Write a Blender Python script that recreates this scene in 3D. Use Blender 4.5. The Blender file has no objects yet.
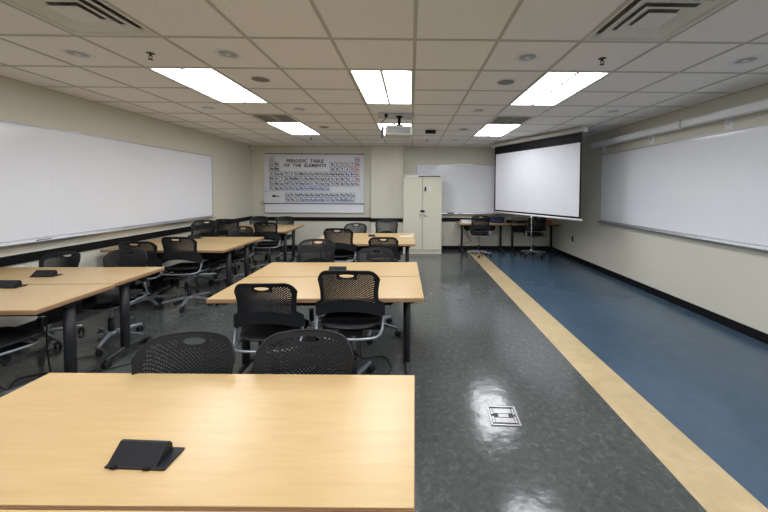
import bpy, bmesh, math, random
from mathutils import Vector, Matrix
random.seed(7)
C = bpy.context.scene.collection
PI = math.pi
R = math.radians
# ------------------------------------------------------------------ room sizes (metres)
XL, XR, YB, YF, H = -4.05, 3.60, 8.42, -3.2, 2.624
GX, GY, G = 0.023, 2.438, 0.6096      # ceiling grid origin and pitch

# ------------------------------------------------------------------ materials
MATS = {}
def mat(name, col, rough=0.5, metal=0.0, spec=0.5, noise=None, bump=None, emit=None, coat=0.0, stretch=None, coatr=0.1):
    m = bpy.data.materials.new(name); m.use_nodes = True
    nt = m.node_tree; b = nt.nodes['Principled BSDF']
    b.inputs['Base Color'].default_value = (*col, 1)
    b.inputs['Roughness'].default_value = rough
    b.inputs['Metallic'].default_value = metal
    b.inputs['Specular IOR Level'].default_value = spec
    if coat:
        b.inputs['Coat Weight'].default_value = coat
        b.inputs['Coat Roughness'].default_value = coatr
    if emit:
        b.inputs['Emission Color'].default_value = (*emit[:3], 1)
        b.inputs['Emission Strength'].default_value = emit[3]
    tc = nt.nodes.new('ShaderNodeTexCoord'); mp = nt.nodes.new('ShaderNodeMapping')
    nt.links.new(tc.outputs['Object'], mp.inputs['Vector'])
    if stretch: mp.inputs['Scale'].default_value = stretch
    if noise is None: noise = (30.0, tuple(c * 0.94 for c in col), 0.35, 0.65)
    if noise:
        sc, c2, lo, hi = noise
        n = nt.nodes.new('ShaderNodeTexNoise'); n.inputs['Scale'].default_value = sc
        n.inputs['Detail'].default_value = 6; n.inputs['Roughness'].default_value = 0.6
        rp = nt.nodes.new('ShaderNodeValToRGB')
        rp.color_ramp.elements[0].position = lo; rp.color_ramp.elements[0].color = (*c2, 1)
        rp.color_ramp.elements[1].position = hi; rp.color_ramp.elements[1].color = (*col, 1)
        nt.links.new(mp.outputs[0], n.inputs['Vector']); nt.links.new(n.outputs['Fac'], rp.inputs[0])
        nt.links.new(rp.outputs[0], b.inputs['Base Color'])
    if bump:
        sc, st, dist = bump
        n2 = nt.nodes.new('ShaderNodeTexNoise'); n2.inputs['Scale'].default_value = sc
        n2.inputs['Detail'].default_value = 3
        bp = nt.nodes.new('ShaderNodeBump'); bp.inputs['Strength'].default_value = st
        bp.inputs['Distance'].default_value = dist
        nt.links.new(tc.outputs['Object'], n2.inputs['Vector'])
        nt.links.new(n2.outputs['Fac'], bp.inputs['Height'])
        nt.links.new(bp.outputs[0], b.inputs['Normal'])
        if coat: nt.links.new(bp.outputs[0], b.inputs['Coat Normal'])
    MATS[name] = m
    return m

M_wall = mat('wall_paint', (0.70, 0.68, 0.585), 0.55, spec=0.3, noise=(3.0, (0.68, 0.66, 0.565), 0.3, 0.7), bump=(220, 0.08, 0.002))
M_tile = mat('ceiling_tile', (0.93, 0.905, 0.88), 0.95, spec=0.1, noise=(160.0, (0.80, 0.775, 0.745), 0.32, 0.50), bump=(190, 0.35, 0.003))
M_grid = mat('ceiling_grid', (0.58, 0.565, 0.50), 0.6, spec=0.3)
M_vent = mat('vent_metal', (0.78, 0.77, 0.73), 0.5)
M_ventdark = mat('vent_cavity_metal', (0.26, 0.255, 0.24), 0.8)
M_black = mat('black_rubber_trim', (0.006, 0.006, 0.007), 0.55, spec=0.2)
M_board = mat('whiteboard_enamel', (0.86, 0.875, 0.93), 0.10, spec=0.5, noise=(1.2, (0.84, 0.855, 0.91), 0.3, 0.7))
M_alu = mat('brushed_aluminium', (0.50, 0.51, 0.54), 0.4, metal=0.7)
M_paper = mat('chart_paper', (0.74, 0.76, 0.82), 0.6)
M_ink = mat('black_ink', (0.02, 0.02, 0.025), 0.7)
M_inkgrey = mat('grey_ink', (0.14, 0.15, 0.20), 0.7)
M_red = mat('red_ink', (0.55, 0.05, 0.05), 0.7)
M_blue = mat('blue_ink', (0.04, 0.10, 0.42), 0.7)
M_plas = mat('black_plastic', (0.012, 0.013, 0.0155), 0.48, spec=0.28, noise=(300, (0.011, 0.012, 0.015), 0.4, 0.6), bump=(500, 0.05, 0.001))
M_leg = mat('charcoal_powder_coat', (0.022, 0.023, 0.028), 0.45, spec=0.45)
M_silver = mat('silver_frame', (0.31, 0.33, 0.37), 0.38, metal=0.55)
M_rub = mat('caster_rubber', (0.012, 0.012, 0.013), 0.55)
M_maple = mat('maple_laminate', (0.55, 0.385, 0.19), 0.30, spec=0.42, noise=(7.0, (0.49, 0.335, 0.155), 0.30, 0.72), stretch=(0.7, 6.0, 3.0), bump=(140, 0.03, 0.001))
M_edge = mat('table_edge_band', (0.40, 0.235, 0.125), 0.45, noise=(20, (0.33, 0.185, 0.10), 0.4, 0.6), stretch=(0.5, 0.5, 40))
M_seam = mat('dark_gap', (0.06, 0.035, 0.025), 0.6)
M_cab = mat('cabinet_putty_paint', (0.66, 0.645, 0.53), 0.42, noise=(2.0, (0.64, 0.625, 0.51), 0.3, 0.7))
M_white = mat('white_enamel', (0.84, 0.85, 0.87), 0.4)
M_offw = mat('off_white_plastic', (0.55, 0.54, 0.49), 0.5)
M_dim = mat('downlight_glass', (0.40, 0.41, 0.42), 0.3)
M_spk = mat('speaker_grille', (0.24, 0.235, 0.22), 0.6)
M_screen = mat('screen_fabric', (0.74, 0.75, 0.80), 0.75, spec=0.2, noise=(4.0, (0.72, 0.73, 0.78), 0.3, 0.7))
M_lamp = mat('lamp_diffuser', (0.9, 0.9, 0.9), 0.5, noise=False, emit=(0.95, 0.97, 1.0, 11.5))
M_lampdim = mat('lamp_diffuser_edge', (0.85, 0.86, 0.9), 0.5, noise=False, emit=(0.93, 0.95, 1.0, 5.0))
M_brass = mat('sprinkler_bronze', (0.10, 0.075, 0.05), 0.4, metal=0.8)
M_bluebin = mat('blue_plastic', (0.02, 0.03, 0.095), 0.45)
M_redlit = mat('red_plastic', (0.75, 0.02, 0.03), 0.4)
M_orange = mat('orange_card', (0.62, 0.15, 0.07), 0.6)
M_steel = mat('floor_box_steel', (0.33, 0.33, 0.33), 0.3, metal=0.8)

# floor materials: polished sheet vinyl with a marbled print
def floor_mat(name, a, b2, c2, sc, rough):
    m = bpy.data.materials.new(name); m.use_nodes = True
    nt = m.node_tree; b = nt.nodes['Principled BSDF']
    tc = nt.nodes.new('ShaderNodeTexCoord')
    n1 = nt.nodes.new('ShaderNodeTexNoise'); n1.inputs['Scale'].default_value = sc; n1.inputs['Detail'].default_value = 8
    n1.inputs['Roughness'].default_value = 0.62; n1.inputs['Distortion'].default_value = 0.6
    n2 = nt.nodes.new('ShaderNodeTexNoise'); n2.inputs['Scale'].default_value = 1.1; n2.inputs['Detail'].default_value = 3
    r1 = nt.nodes.new('ShaderNodeValToRGB')
    e = r1.color_ramp.elements; e[0].position = 0.36; e[0].color = (*a, 1); e[1].position = 0.72; e[1].color = (*c2, 1)
    k = e.new(0.55); k.color = (*b2, 1)
    r2 = nt.nodes.new('ShaderNodeValToRGB')
    r2.color_ramp.elements[0].position = 0.3; r2.color_ramp.elements[0].color = (0.86, 0.86, 0.86, 1)
    r2.color_ramp.elements[1].position = 0.7; r2.color_ramp.elements[1].color = (1.1, 1.1, 1.1, 1)
    mx = nt.nodes.new('ShaderNodeMix'); mx.data_type = 'RGBA'; mx.blend_type = 'MULTIPLY'; mx.inputs[0].default_value = 1
    for n in (n1, n2): nt.links.new(tc.outputs['Object'], n.inputs['Vector'])
    nt.links.new(n1.outputs['Fac'], r1.inputs[0]); nt.links.new(n2.outputs['Fac'], r2.inputs[0])
    nt.links.new(r1.outputs[0], mx.inputs[6]); nt.links.new(r2.outputs[0], mx.inputs[7])
    nt.links.new(mx.outputs[2], b.inputs['Base Color'])
    b.inputs['Roughness'].default_value = rough; b.inputs['Specular IOR Level'].default_value = 0.5
    n3 = nt.nodes.new('ShaderNodeTexNoise'); n3.inputs['Scale'].default_value = 9; n3.inputs['Detail'].default_value = 4
    bp = nt.nodes.new('ShaderNodeBump'); bp.inputs['Strength'].default_value = 0.10; bp.inputs['Distance'].default_value = 0.02
    nt.links.new(tc.outputs['Object'], n3.inputs['Vector']); nt.links.new(n3.outputs['Fac'], bp.inputs['Height'])
    nt.links.new(bp.outputs[0], b.inputs['Normal'])
    return m
M_fgrey = floor_mat('grey_marbled_vinyl', (0.066, 0.073, 0.072), (0.084, 0.092, 0.090), (0.135, 0.144, 0.141), 26.0, 0.14)
M_fstrip = floor_mat('cream_vinyl_strip', (0.50, 0.385, 0.215), (0.56, 0.435, 0.25), (0.60, 0.47, 0.285), 9.0, 0.3)
M_fblue = floor_mat('blue_vinyl', (0.050, 0.090, 0.139), (0.056, 0.098, 0.149), (0.064, 0.107, 0.161), 5.0, 0.24)

# ------------------------------------------------------------------ mesh helpers
def NB(): return bmesh.new()
def box(bm, c, s, rot=None, bev=0.0, mi=0):
    r = bmesh.ops.create_cube(bm, size=1.0)
    vs = r['verts']
    for v in vs: v.co = Vector((v.co.x * s[0], v.co.y * s[1], v.co.z * s[2]))
    fs = list({f for v in vs for f in v.link_faces})
    if bev > 0:
        es = list({e for v in vs for e in v.link_edges})
        q = bmesh.ops.bevel(bm, geom=es, offset=bev, segments=2, affect='EDGES', profile=0.5)
        fs = q['faces']; vs = list({v for f in fs for v in f.verts})
        allf = {f for v in vs for f in v.link_faces}
        vs = list({v for f in allf for v in f.verts}); fs = list(allf)
    for v in vs:
        if rot is not None: v.co = rot @ v.co
        v.co += Vector(c)
    for f in fs: f.material_index = mi
    return vs
def b2(bm, x0, x1, y0, y1, z0, z1, **k):
    return box(bm, ((x0+x1)/2, (y0+y1)/2, (z0+z1)/2), (abs(x1-x0), abs(y1-y0), abs(z1-z0)), **k)
def basis(d):
    d = d.normalized(); up = Vector((0, 0, 1)) if abs(d.z) < 0.95 else Vector((1, 0, 0))
    a = d.cross(up).normalized(); return a, a.cross(d).normalized()
def cyl(bm, p0, p1, r0, r1=None, seg=14, cap=True, ell=1.0, mi=0):
    p0, p1 = Vector(p0), Vector(p1); r1 = r0 if r1 is None else r1
    a, b = basis(p1 - p0)
    if abs((p1-p0).normalized().z) > 0.99: a, b = Vector((1, 0, 0)), Vector((0, 1, 0))
    A = []; B = []
    for i in range(seg):
        t = 2*PI*i/seg; o = a*math.cos(t) + b*math.sin(t)*ell
        A.append(bm.verts.new(p0 + o*r0)); B.append(bm.verts.new(p1 + o*r1))
    fs = []
    for i in range(seg):
        j = (i+1) % seg; f = bm.faces.new((A[i], A[j], B[j], B[i])); f.smooth = True; fs.append(f)
    if cap: fs += [bm.faces.new(A[::-1]), bm.faces.new(B)]
    for f in fs: f.material_index = mi
def tube(bm, pts, r, seg=10, closed=False, sub=5, rads=None):
    P = [Vector(p) for p in pts]; n = len(P); out = []; rr = []
    last = n if closed else n-1
    for i in range(last):
        p0 = P[(i-1) % n] if (closed or i > 0) else P[i]
        p1, p2 = P[i], P[(i+1) % n]
        p3 = P[(i+2) % n] if (closed or i+2 < n) else P[i+1]
        for k in range(sub):
            t = k/sub
            out.append(0.5*((2*p1)+(p2-p0)*t+(2*p0-5*p1+4*p2-p3)*t*t+(3*p1-p0-3*p2+p3)*t**3))
            if rads: rr.append(rads[i]*(1-t)+rads[(i+1) % n]*t)
            else: rr.append(r)
    if not closed: out.append(P[-1]); rr.append(rads[-1] if rads else r)
    rings = []; m = len(out); pa = None
    for i in range(m):
        if closed: d = out[(i+1) % m]-out[i-1]
        else: d = out[min(i+1, m-1)]-out[max(i-1, 0)]
        d.normalize()
        if pa is None: pa, _ = basis(d)
        pa = (pa - d*pa.dot(d)).normalized(); pb = d.cross(pa)
        rings.append([bm.verts.new(out[i] + (pa*math.cos(2*PI*k/seg)+pb*math.sin(2*PI*k/seg))*rr[i]) for k in range(seg)])
    for i in range(m if closed else m-1):
        a, b = rings[i], rings[(i+1) % m]
        for k in range(seg):
            f = bm.faces.new((a[k], a[(k+1) % seg], b[(k+1) % seg], b[k])); f.smooth = True
    if not closed: bm.faces.new(rings[0][::-1]); bm.faces.new(rings[-1])
def lathe(bm, prof, c=(0, 0, 0), seg=24, mi=0):
    c = Vector(c); rings = []
    for r, z in prof:
        if r < 1e-6: rings.append([bm.verts.new(c+Vector((0, 0, z)))])
        else: rings.append([bm.verts.new(c+Vector((r*math.cos(2*PI*k/seg), r*math.sin(2*PI*k/seg), z))) for k in range(seg)])
    for a, b in zip(rings, rings[1:]):
        for k in range(seg):
            k2 = (k+1) % seg
            if len(a) == 1 and len(b) == 1: continue
            if len(a) == 1: f = bm.faces.new((a[0], b[k], b[k2]))
            elif len(b) == 1: f = bm.faces.new((a[k], b[0], a[k2]))
            else: f = bm.faces.new((a[k], b[k], b[k2], a[k2]))
            f.smooth = True; f.material_index = mi
def prism(bm, poly, axis, a0, a1, mi=0):
    """extrude a 2-D polygon along axis 'x','y' or 'z' from a0 to a1"""
    def P(p, a): return {'x': Vector((a, p[0], p[1])), 'y': Vector((p[0], a, p[1])), 'z': Vector((p[0], p[1], a))}[axis]
    A = [bm.verts.new(P(p, a0)) for p in poly]; B = [bm.verts.new(P(p, a1)) for p in poly]
    n = len(poly); fs = [bm.faces.new(A[::-1]), bm.faces.new(B)]
    for i in range(n): fs.append(bm.faces.new((A[i], A[(i+1) % n], B[(i+1) % n], B[i])))
    for f in fs: f.material_index = mi
def obj(name, bm, m, parent=None, loc=(0, 0, 0), norm=True):
    if norm: bmesh.ops.recalc_face_normals(bm, faces=bm.faces)
    me = bpy.data.meshes.new(name); bm.to_mesh(me); bm.free()
    for x in (m if isinstance(m, (list, tuple)) else [m]): me.materials.append(x)
    o = bpy.data.objects.new(name, me); C.objects.link(o); o.location = loc
    if parent: o.parent = parent
    return o
def tag(o, label=None, cat=None, group=None, kind=None):
    if label: o['label'] = label
    if cat: o['category'] = cat
    if group: o['group'] = group
    if kind: o['kind'] = kind
    return o
def thing(name, label, cat, loc=(0, 0, 0), rz=0.0, group=None):
    o = bpy.data.objects.new(name, None); C.objects.link(o); o.empty_display_size = 0.1
    o.location = loc; o.rotation_euler = (0, 0, rz)
    return tag(o, label, cat, group)
def struct(name, bm, m):
    return tag(obj(name, bm, m), kind='structure')
KIDS = {}
def children(o): return [c for c in bpy.data.objects if c.parent == o]
def copy_tree(o, parent=None):
    c = o.copy(); C.objects.link(c); c.parent = parent
    for ch in KIDS.get(o.name) or children(o): copy_tree(ch, c)
    return c
def remember(o):
    ch = children(o); KIDS[o.name] = ch
    for k in ch: remember(k)

# ------------------------------------------------------------------ room shell
T = 0.12
XS = 1.425                            # left edge of the cream strip
bm = NB()
b2(bm, XL-T, XS, YF-T, YB+T, -0.1, 0, mi=0)
b2(bm, XS, XS+0.305, YF-T, YB+T, -0.1, 0, mi=1)
b2(bm, XS+0.305, XR+T, YF-T, YB+T, -0.1, 0, mi=2)
struct('floor', bm, [M_fgrey, M_fstrip, M_fblue])
bm = NB(); b2(bm, XL-T, XL, YF, YB, 0, H+0.15); struct('wall_left', bm, M_wall)
bm = NB(); b2(bm, XR, XR+T, YF, YB, 0, H+0.15); struct('wall_right', bm, M_wall)
bm = NB(); b2(bm, XL-T, XR+T, YB, YB+T, 0, H+0.15); struct('wall_back', bm, M_wall)
bm = NB(); b2(bm, XL-T, XR+T, YF-T, YF, 0, H+0.15); struct('wall_front', bm, M_wall)
bm = NB(); b2(bm, -0.985, -0.195, 8.2, YB, 0, H+0.01); struct('wall_pier', bm, M_wall)
# base boards and the black chair rail
bm = NB(); b2(bm, XL, XL+0.012, YF, YB, 0, 0.10); struct('baseboard_left', bm, M_black)
bm = NB(); b2(bm, XR-0.012, XR, YF, YB, 0, 0.10); struct('baseboard_right', bm, M_black)
bm = NB(); b2(bm, XL+0.012, -0.985, YB-0.012, YB, 0, 0.10); b2(bm, -0.997, -0.183, 8.188, 8.2, 0, 0.10)
b2(bm, -0.195, XR-0.012, YB-0.012, YB, 0, 0.10); b2(bm, -0.997, -0.985, 8.2, YB-0.012, 0, 0.10); b2(bm, -0.195, -0.183, 8.2, YB-0.012, 0, 0.10)
struct('baseboard_back', bm, M_black)
RZ0, RZ1 = 0.752, 0.842
bm = NB(); b2(bm, XL, XL+0.022, YF, YB, RZ0-.005, RZ1-.002, bev=0.003); struct('trim_1', bm, M_black)
RZ0, RZ1 = 0.725, 0.820
bm = NB(); b2(bm, XL+0.022, -0.985, YB-0.022, YB, RZ0, RZ1); b2(bm, -1.007, -0.173, 8.178, 8.2, RZ0, RZ1)
b2(bm, -1.007, -0.985, 8.2, YB-.022, RZ0, RZ1); b2(bm, -0.195, -0.173, 8.2, YB-.022, RZ0, RZ1)
b2(bm, -0.173, 2.25, YB-0.022, YB, RZ0, RZ1); struct('trim_2', bm, M_black)
# ceiling: tiles between the bars of the grid, holes where lights and diffusers sit
lights = [(i, j) for i in (-4, -1, 2) for j in (-7, -3, 1, 5)]
supply = [(-4, -1), (2, -1)]; ret = [(-4, 4), (2, 4)]
skip = set()
for i, j in lights: skip |= {(i, j), (i, j+1)}
for p in supply+ret: skip.add(p)
bm = NB()
def clampx(x): return max(XL-0.0, min(XR+0.0, x))
def clampy(y): return max(YF, min(YB, y))
for i in range(-8, 8):
    for j in range(-11, 12):
        if (i, j) in skip: continue
        x0, x1 = clampx(GX+G*i), clampx(GX+G*(i+1)); y0, y1 = clampy(GY+G*j), clampy(GY+G*(j+1))
        if x1-x0 < .03 or y1-y0 < .03: continue
        b2(bm, x0+.008, x1-.008, y0+.008, y1-.008, H+.004, H+.02)
struct('ceiling', bm, M_tile)
bm = NB(); b2(bm, XL-T, XR+T, YF-T, YB+T, H+.15, H+.2); struct('ceiling_slab', bm, M_wall)
bm = NB()
for i in range(-6, 7):
    x = GX+G*i
    if XL < x < XR:
        b2(bm, x-.012, x+.012, YF, YB, H-.001, H+.004)
        b2(bm, x-.003, x+.003, YF, YB, H-.0035, H-.001)
for j in range(-9, 11):
    y = GY+G*j
    if YF < y < YB: b2(bm, XL, XR, y-.012, y+.012, H-.0012, H+.0038)
for x0, x1 in ((XL, XL+.022), (XR-.022, XR)): b2(bm, x0, x1, YF, YB, H-.0015, H+.004)
b2(bm, XL, XR, YB-.022, YB, H-.0015, H+.004)
struct('trim_3', bm, M_grid)

# ------------------------------------------------------------------ ceiling lights
def make_light():
    t = thing('ceiling_light', '', 'ceiling light')
    bm = NB(); w, l = G-.03, 2*G-.03; zt = 0.08
    # white troffer housing with sloping reflectors
    for s in (-1, 1):
        b2(bm, s*w/2, s*(w/2-.012), -l/2, l/2, -.001, .012)
        b2(bm, -w/2, w/2, s*l/2, s*(l/2-.012), -.001, .012)
        b2(bm, s*w/2, s*(w/2-.004), -l/2, l/2, .012, zt); b2(bm, -w/2, w/2, s*l/2, s*(l/2-.004), .012, zt)
    b2(bm, -w/2, w/2, -l/2, l/2, zt, zt+.004)
    b2(bm, -.014, .014, -l/2+.01, l/2-.01, .0, .03)
    obj('frame', bm, M_white, t)
    for s in (-1, 1):                 # two arched acrylic diffusers
        bm = NB(); n = 8; x0, x1 = .014, w/2-.013
        rows = []
        for k in range(n+1):
            u = k/n; x = s*(x0+(x1-x0)*u); z = .010+.030*math.sin(PI*u)
            rows.append([bm.verts.new((x, y, z)) for y in (-l/2+.013, -l/2+.075, l/2-.075, l/2-.013)])
        for a, b in zip(rows, rows[1:]):
            for q in range(3):
                f = bm.faces.new((a[q], a[q+1], b[q+1], b[q])); f.smooth = True; f.material_index = 0 if q == 1 else 1
        obj('diffuser', bm, [M_lamp, M_lampdim], t, norm=False)
    return t
lab = {(-4, 1): 'large lit ceiling troffer on the left, nearest the left whiteboard', (-1, 1): 'large lit ceiling troffer in the middle, in front of the projector',
       (2, 1): 'large lit ceiling troffer on the right, between sprinkler and pull-down screen', (-4, 5): 'smaller-looking lit troffer before the periodic table chart',
       (-1, 5): 'far lit ceiling troffer half hidden behind the projector', (2, 5): 'far lit ceiling troffer beside the top of the pull-down screen'}
L0 = make_light(); remember(L0)
for n, (i, j) in enumerate(lights):
    o = L0 if n == 0 else copy_tree(L0)
    o.location = (GX+G*(i+.5), GY+G*(j+1), H)
    o['label'] = lab.get((i, j), 'lit ceiling troffer over the front of the room, out of view')
    o['group'] = 'lit ceiling troffers'

# supply diffusers: three stepped square cones
def make_supply():
    t = thing('air_diffuser', '', 'vent')
    bm = NB()
    def sq(r): return [(-r, -r), (r, -r), (r, r), (-r, r)]
    def cone(r0, z0, r1, z1, m=0):
        a = [bm.verts.new((*p, z0)) for p in sq(r0)]; b = [bm.verts.new((*p, z1)) for p in sq(r1)]
        for k in range(4):
            f = bm.faces.new((a[k], a[(k+1) % 4], b[(k+1) % 4], b[k])); f.material_index = m
    cone(.294, .0, .276, .0); cone(.276, .0, .236, .03)
    obj('outer_frame', bm, M_vent, t, norm=False)
    for ro, ri in ((.230, .165), (.156, .098)):
        bm = NB(); cone(ro, -.003, ri, .020); cone(ro, -.003, ro, .003); obj('louvre_ring', bm, M_vent, t, norm=False)
    bm = NB(); b2(bm, -.090, .090, -.090, .090, -.003, .003); obj('centre_plate', bm, M_vent, t, norm=False)
    bm = NB(); b2(bm, -.225, .225, -.225, .225, .032, .04); obj('duct_opening', bm, M_ventdark, t)
    return t
t0 = make_supply(); remember(t0)
for n, (i, j) in enumerate(supply):
    o = t0 if n == 0 else copy_tree(t0)
    o.location = (GX+G*(i+.5), GY+G*(j+.5), H)
    o['label'] = ('square stepped air diffuser in the ceiling at upper left', 'square stepped air diffuser in the ceiling at upper right')[n]; o['group'] = 'square stepped air diffusers'
def make_return():
    t = thing('return_grille', '', 'vent'); bm = NB(); r = G/2-.012
    for s in (-1, 1):
        b2(bm, s*r, s*(r-.03), -r, r, -.002, .01); b2(bm, -r, r, s*r, s*(r-.03), -.002, .01)
    obj('frame', bm, M_vent, t)
    bm = NB()
    for k in range(9):
        y = -.25+.5*k/8
        box(bm, (0, y, .012), (2*r-.06, .032, .002), rot=Matrix.Rotation(R(40), 3, 'X'))
    b2(bm, -.004, .004, -r+.03, r-.03, -.001, .02)
    obj('louvre_blades', bm, M_vent, t)
    bm = NB(); b2(bm, -r, r, -r, r, .05, .06); obj('duct_opening', bm, M_ventdark, t)
    return t
t0 = make_return(); remember(t0)
for n, (i, j) in enumerate(ret):
    o = t0 if n == 0 else copy_tree(t0)
    o.location = (GX+G*(i+.5), GY+G*(j+.5), H)
    o['label'] = ('small louvred return grille beside the far left troffer', 'small louvred return grille left of the pull-down screen top')[n]; o['group'] = 'louvred return grilles'
# recessed downlights (off), speakers, sprinklers
def make_can():
    t = thing('recessed_downlight', '', 'ceiling light'); bm = NB()
    lathe(bm, [(.068, .004), (.068, -.001), (.098, -.006), (.104, -.001), (.104, .004)], seg=28); obj('trim_ring', bm, M_white, t)
    bm = NB(); lathe(bm, [(0, -.003), (.04, -.004), (.069, -.001), (.069, .003)], seg=28); obj('lens', bm, M_dim, t)
    bm = NB(); lathe(bm, [(0, -.010), (.016, -.009), (.022, -.004)], seg=16); obj('lamp_centre', bm, M_vent, t)
    return t
t0 = make_can(); remember(t0)
cl = ['round unlit downlight nearest the left whiteboard', 'round unlit downlight right of the left sprinkler', 'round unlit downlight left of the right sprinkler', 'round unlit downlight above the right whiteboard',
      'faint round downlight far left, behind the big left troffer', 'round unlit downlight between the left return grille and middle troffer', 'round unlit downlight between the speaker disc and right return grille', 'faint round downlight far right, beyond the right troffer',
      'small far downlight in front of the back whiteboard']
for n, (x, y) in enumerate([(-2.74, 2.77), (-1.5, 2.74), (.955, 2.745), (2.79, 2.76), (-2.76, 4.55), (-1.535, 4.58), (.925, 4.57), (2.78, 4.56), (.95, 7.24)]):
    o = t0 if n == 0 else copy_tree(t0)
    o.location = (x, y, H+.0045); o['label'] = cl[n]; o['group'] = 'recessed downlights'
def make_spk():
    t = thing('ceiling_speaker', '', 'speaker'); bm = NB()
    lathe(bm, [(.082, .0), (.083, -.008), (.094, -.006), (.096, .002)], seg=28); obj('rim', bm, M_vent, t)
    bm = NB(); lathe(bm, [(0, -.009), (.05, -.009), (.083, -.006), (.083, 0)], seg=28); obj('grille', bm, M_spk, t)
    return t
t0 = make_spk(); remember(t0)
for n, (x, y, l) in enumerate([(-1.51, 3.345, 'round grey ceiling speaker right of the big left troffer'), (.955, 3.36, 'round grey ceiling speaker left of the big right troffer'),
                               (.94, 5.95, 'small far ceiling speaker left of the far right troffer'), (-1.535, 5.85, 'small far ceiling speaker right of the far left troffer')]):
    o = t0 if n == 0 else copy_tree(t0)
    o.location = (x, y, H+.0045); o['label'] = l; o['group'] = 'ceiling speakers'
def make_spr():
    t = thing('ceiling_sprinkler', '', 'sprinkler'); bm = NB()
    lathe(bm, [(0, -.004), (.034, -.004), (.038, .003)], seg=18); obj('escutcheon', bm, M_brass, t)
    bm = NB(); cyl(bm, (0, 0, -.004), (0, 0, -.028), .009); tube(bm, [(.009, 0, -.02), (.016, 0, -.035), (.006, 0, -.052)], .003, 6); tube(bm, [(-.009, 0, -.02), (-.016, 0, -.035), (-.006, 0, -.052)], .003, 6)
    cyl(bm, (0, 0, -.05), (0, 0, -.058), .006); cyl(bm, (0, 0, -.058), (0, 0, -.061), .022, seg=16); obj('spray_head', bm, M_brass, t)
    return t
t0 = make_spr(); remember(t0)
for n, (x, y, l) in enumerate([(-2.126, 2.74, 'dark fire sprinkler in the ceiling near the big left troffer'), (1.578, 2.75, 'dark fire sprinkler in the ceiling near the big right troffer'),
                               (.345, 7.25, 'tiny far fire sprinkler in front of the cabinet'), (-2.14, 7.1, 'tiny far fire sprinkler before the periodic table chart')]):
    o = t0 if n == 0 else copy_tree(t0)
    o.location = (x, y, H+.0045); o.scale = (.85,)*3; o['label'] = l; o['group'] = 'fire sprinklers'
t = thing('occupancy_sensor', 'small black box on a white plate on the ceiling, right of the projector', 'sensor', (.34, 6.05, H-.001))
bm = NB(); b2(bm, -.12, .12, -.075, .075, -.008, 0, bev=.003); obj('mounting_plate', bm, M_white, t)
bm = NB(); box(bm, (0.01, 0, -.035), (.19, .11, .054), bev=.012); obj('sensor_body', bm, M_black, t)

# ------------------------------------------------------------------ projector
t = thing('ceiling_projector', 'white data projector hanging on a black ceiling mount', 'projector', (-.19, 4.95, 0), R(7))
bm = NB(); box(bm, (0, 0, 2.388), (.39, .34, .135), bev=.02)
obj('projector_body', bm, M_offw, t)
bm = NB(); b2(bm, -.18, .15, -.172, -.166, 2.34, 2.435)
for k in range(12): b2(bm, -.165+.028*k, -.155+.028*k, -.174, -.170, 2.35, 2.425)
obj('vent_slots', bm, M_spk, t)
bm = NB(); cyl(bm, (-.10, .16, 2.395), (-.10, .195, 2.395), .045, .04); obj('lens', bm, M_black, t)
bm = NB(); cyl(bm, (0.01, 0, 2.475), (0.01, 0, H-.012), .022); lathe(bm, [(.05, 2.449), (.065, 2.465), (.055, 2.49), (.022, 2.505)], (0.01, 0, 0), 16)
b2(bm, -.06, .08, -.06, .06, 2.447, 2.46); lathe(bm, [(0, H-.02), (.05, H-.018), (.055, H-.004)], (0.01, 0, 0), 18)
obj('mount', bm, M_black, t)
bm = NB(); box(bm, (-.24, -.02, 2.375), (.04, .05, .16), bev=.008); tube(bm, [(-.24, -.02, 2.40), (-.22, -.03, 2.43), (-.17, -.04, 2.42)], .012, 8)
tube(bm, [(-.24, -.02, 2.45), (-.25, .02, 2.53), (-.2, .05, 2.58), (-.17, .05, H)], .006, 8)
obj('side_bracket', bm, M_leg, t)
bm = NB(); b2(bm, -.30, .21, -.19, .19, H-.006, H-.002); obj('ceiling_plate', bm, M_alu, t)
bm = NB(); b2(bm, -.215, -.17, -.15, -.13, H-.05, H-.006); obj('cable_clamp', bm, M_black, t)

# ------------------------------------------------------------------ whiteboards
def whiteboard(label, w, z0, z1, loc, rz, seams=(), tray=True, name='whiteboard', tray_label=None):
    """lies in local XZ, faces local -Y, origin at wall"""
    t = thing(name, label, 'whiteboard', loc, rz)
    bm = NB(); b2(bm, 0, w, -.012, -.001, z0, z1); obj('writing_surface', bm, M_board, t)
    bm = NB(); f = .016
    b2(bm, -.0, w, -.017, -.001, z1-.002, z1+f-.002); b2(bm, 0, w, -.017, -.001, z0-f, z0)
    b2(bm, -f, 0, -.017, -.001, z0-f, z1+f-.002); b2(bm, w, w+f, -.017, -.001, z0-f, z1+f-.002)
    obj('frame', bm, M_alu, t)
    for s in seams:
        bm = NB(); b2(bm, s-.004, s+.004, -.014, -.012, z0, z1); obj('joint_strip', bm, M_board, t)
    if tray:
        bm = NB(); prism(bm, [(-.018, z0-.008), (-.018, z0-.04), (-.085, z0-.045), (-.095, z0-.03), (-.092, z0-.024), (-.082, z0-.034), (-.03, z0-.03), (-.022, z0-.008)], 'x', .02, w-.02)
        bm2 = bm; obj('marker_tray', bm2, M_alu, t)
    return t
whiteboard('long whiteboard on the left wall above the black chair rail', 5.99, .988, 2.178, (XL, .755, 0), R(90), seams=(3.0,))
whiteboard('long whiteboard on the right wall over the blue floor', 4.9, .985, 2.2, (XR, 6.19, 0), R(-90))
whiteboard('whiteboard on the back wall, partly behind the cabinet and pull-down screen', 2.44, .955, 2.165, (.155, YB, 0), 0)
bm = NB(); box(bm, (0, 0, .02), (.17, .055, .032), bev=.006); o = obj('board_eraser', bm, M_black, None, (1.02, YB-.06, .922)); tag(o, 'black felt eraser lying on the tray of the back whiteboard', 'eraser')
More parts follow.
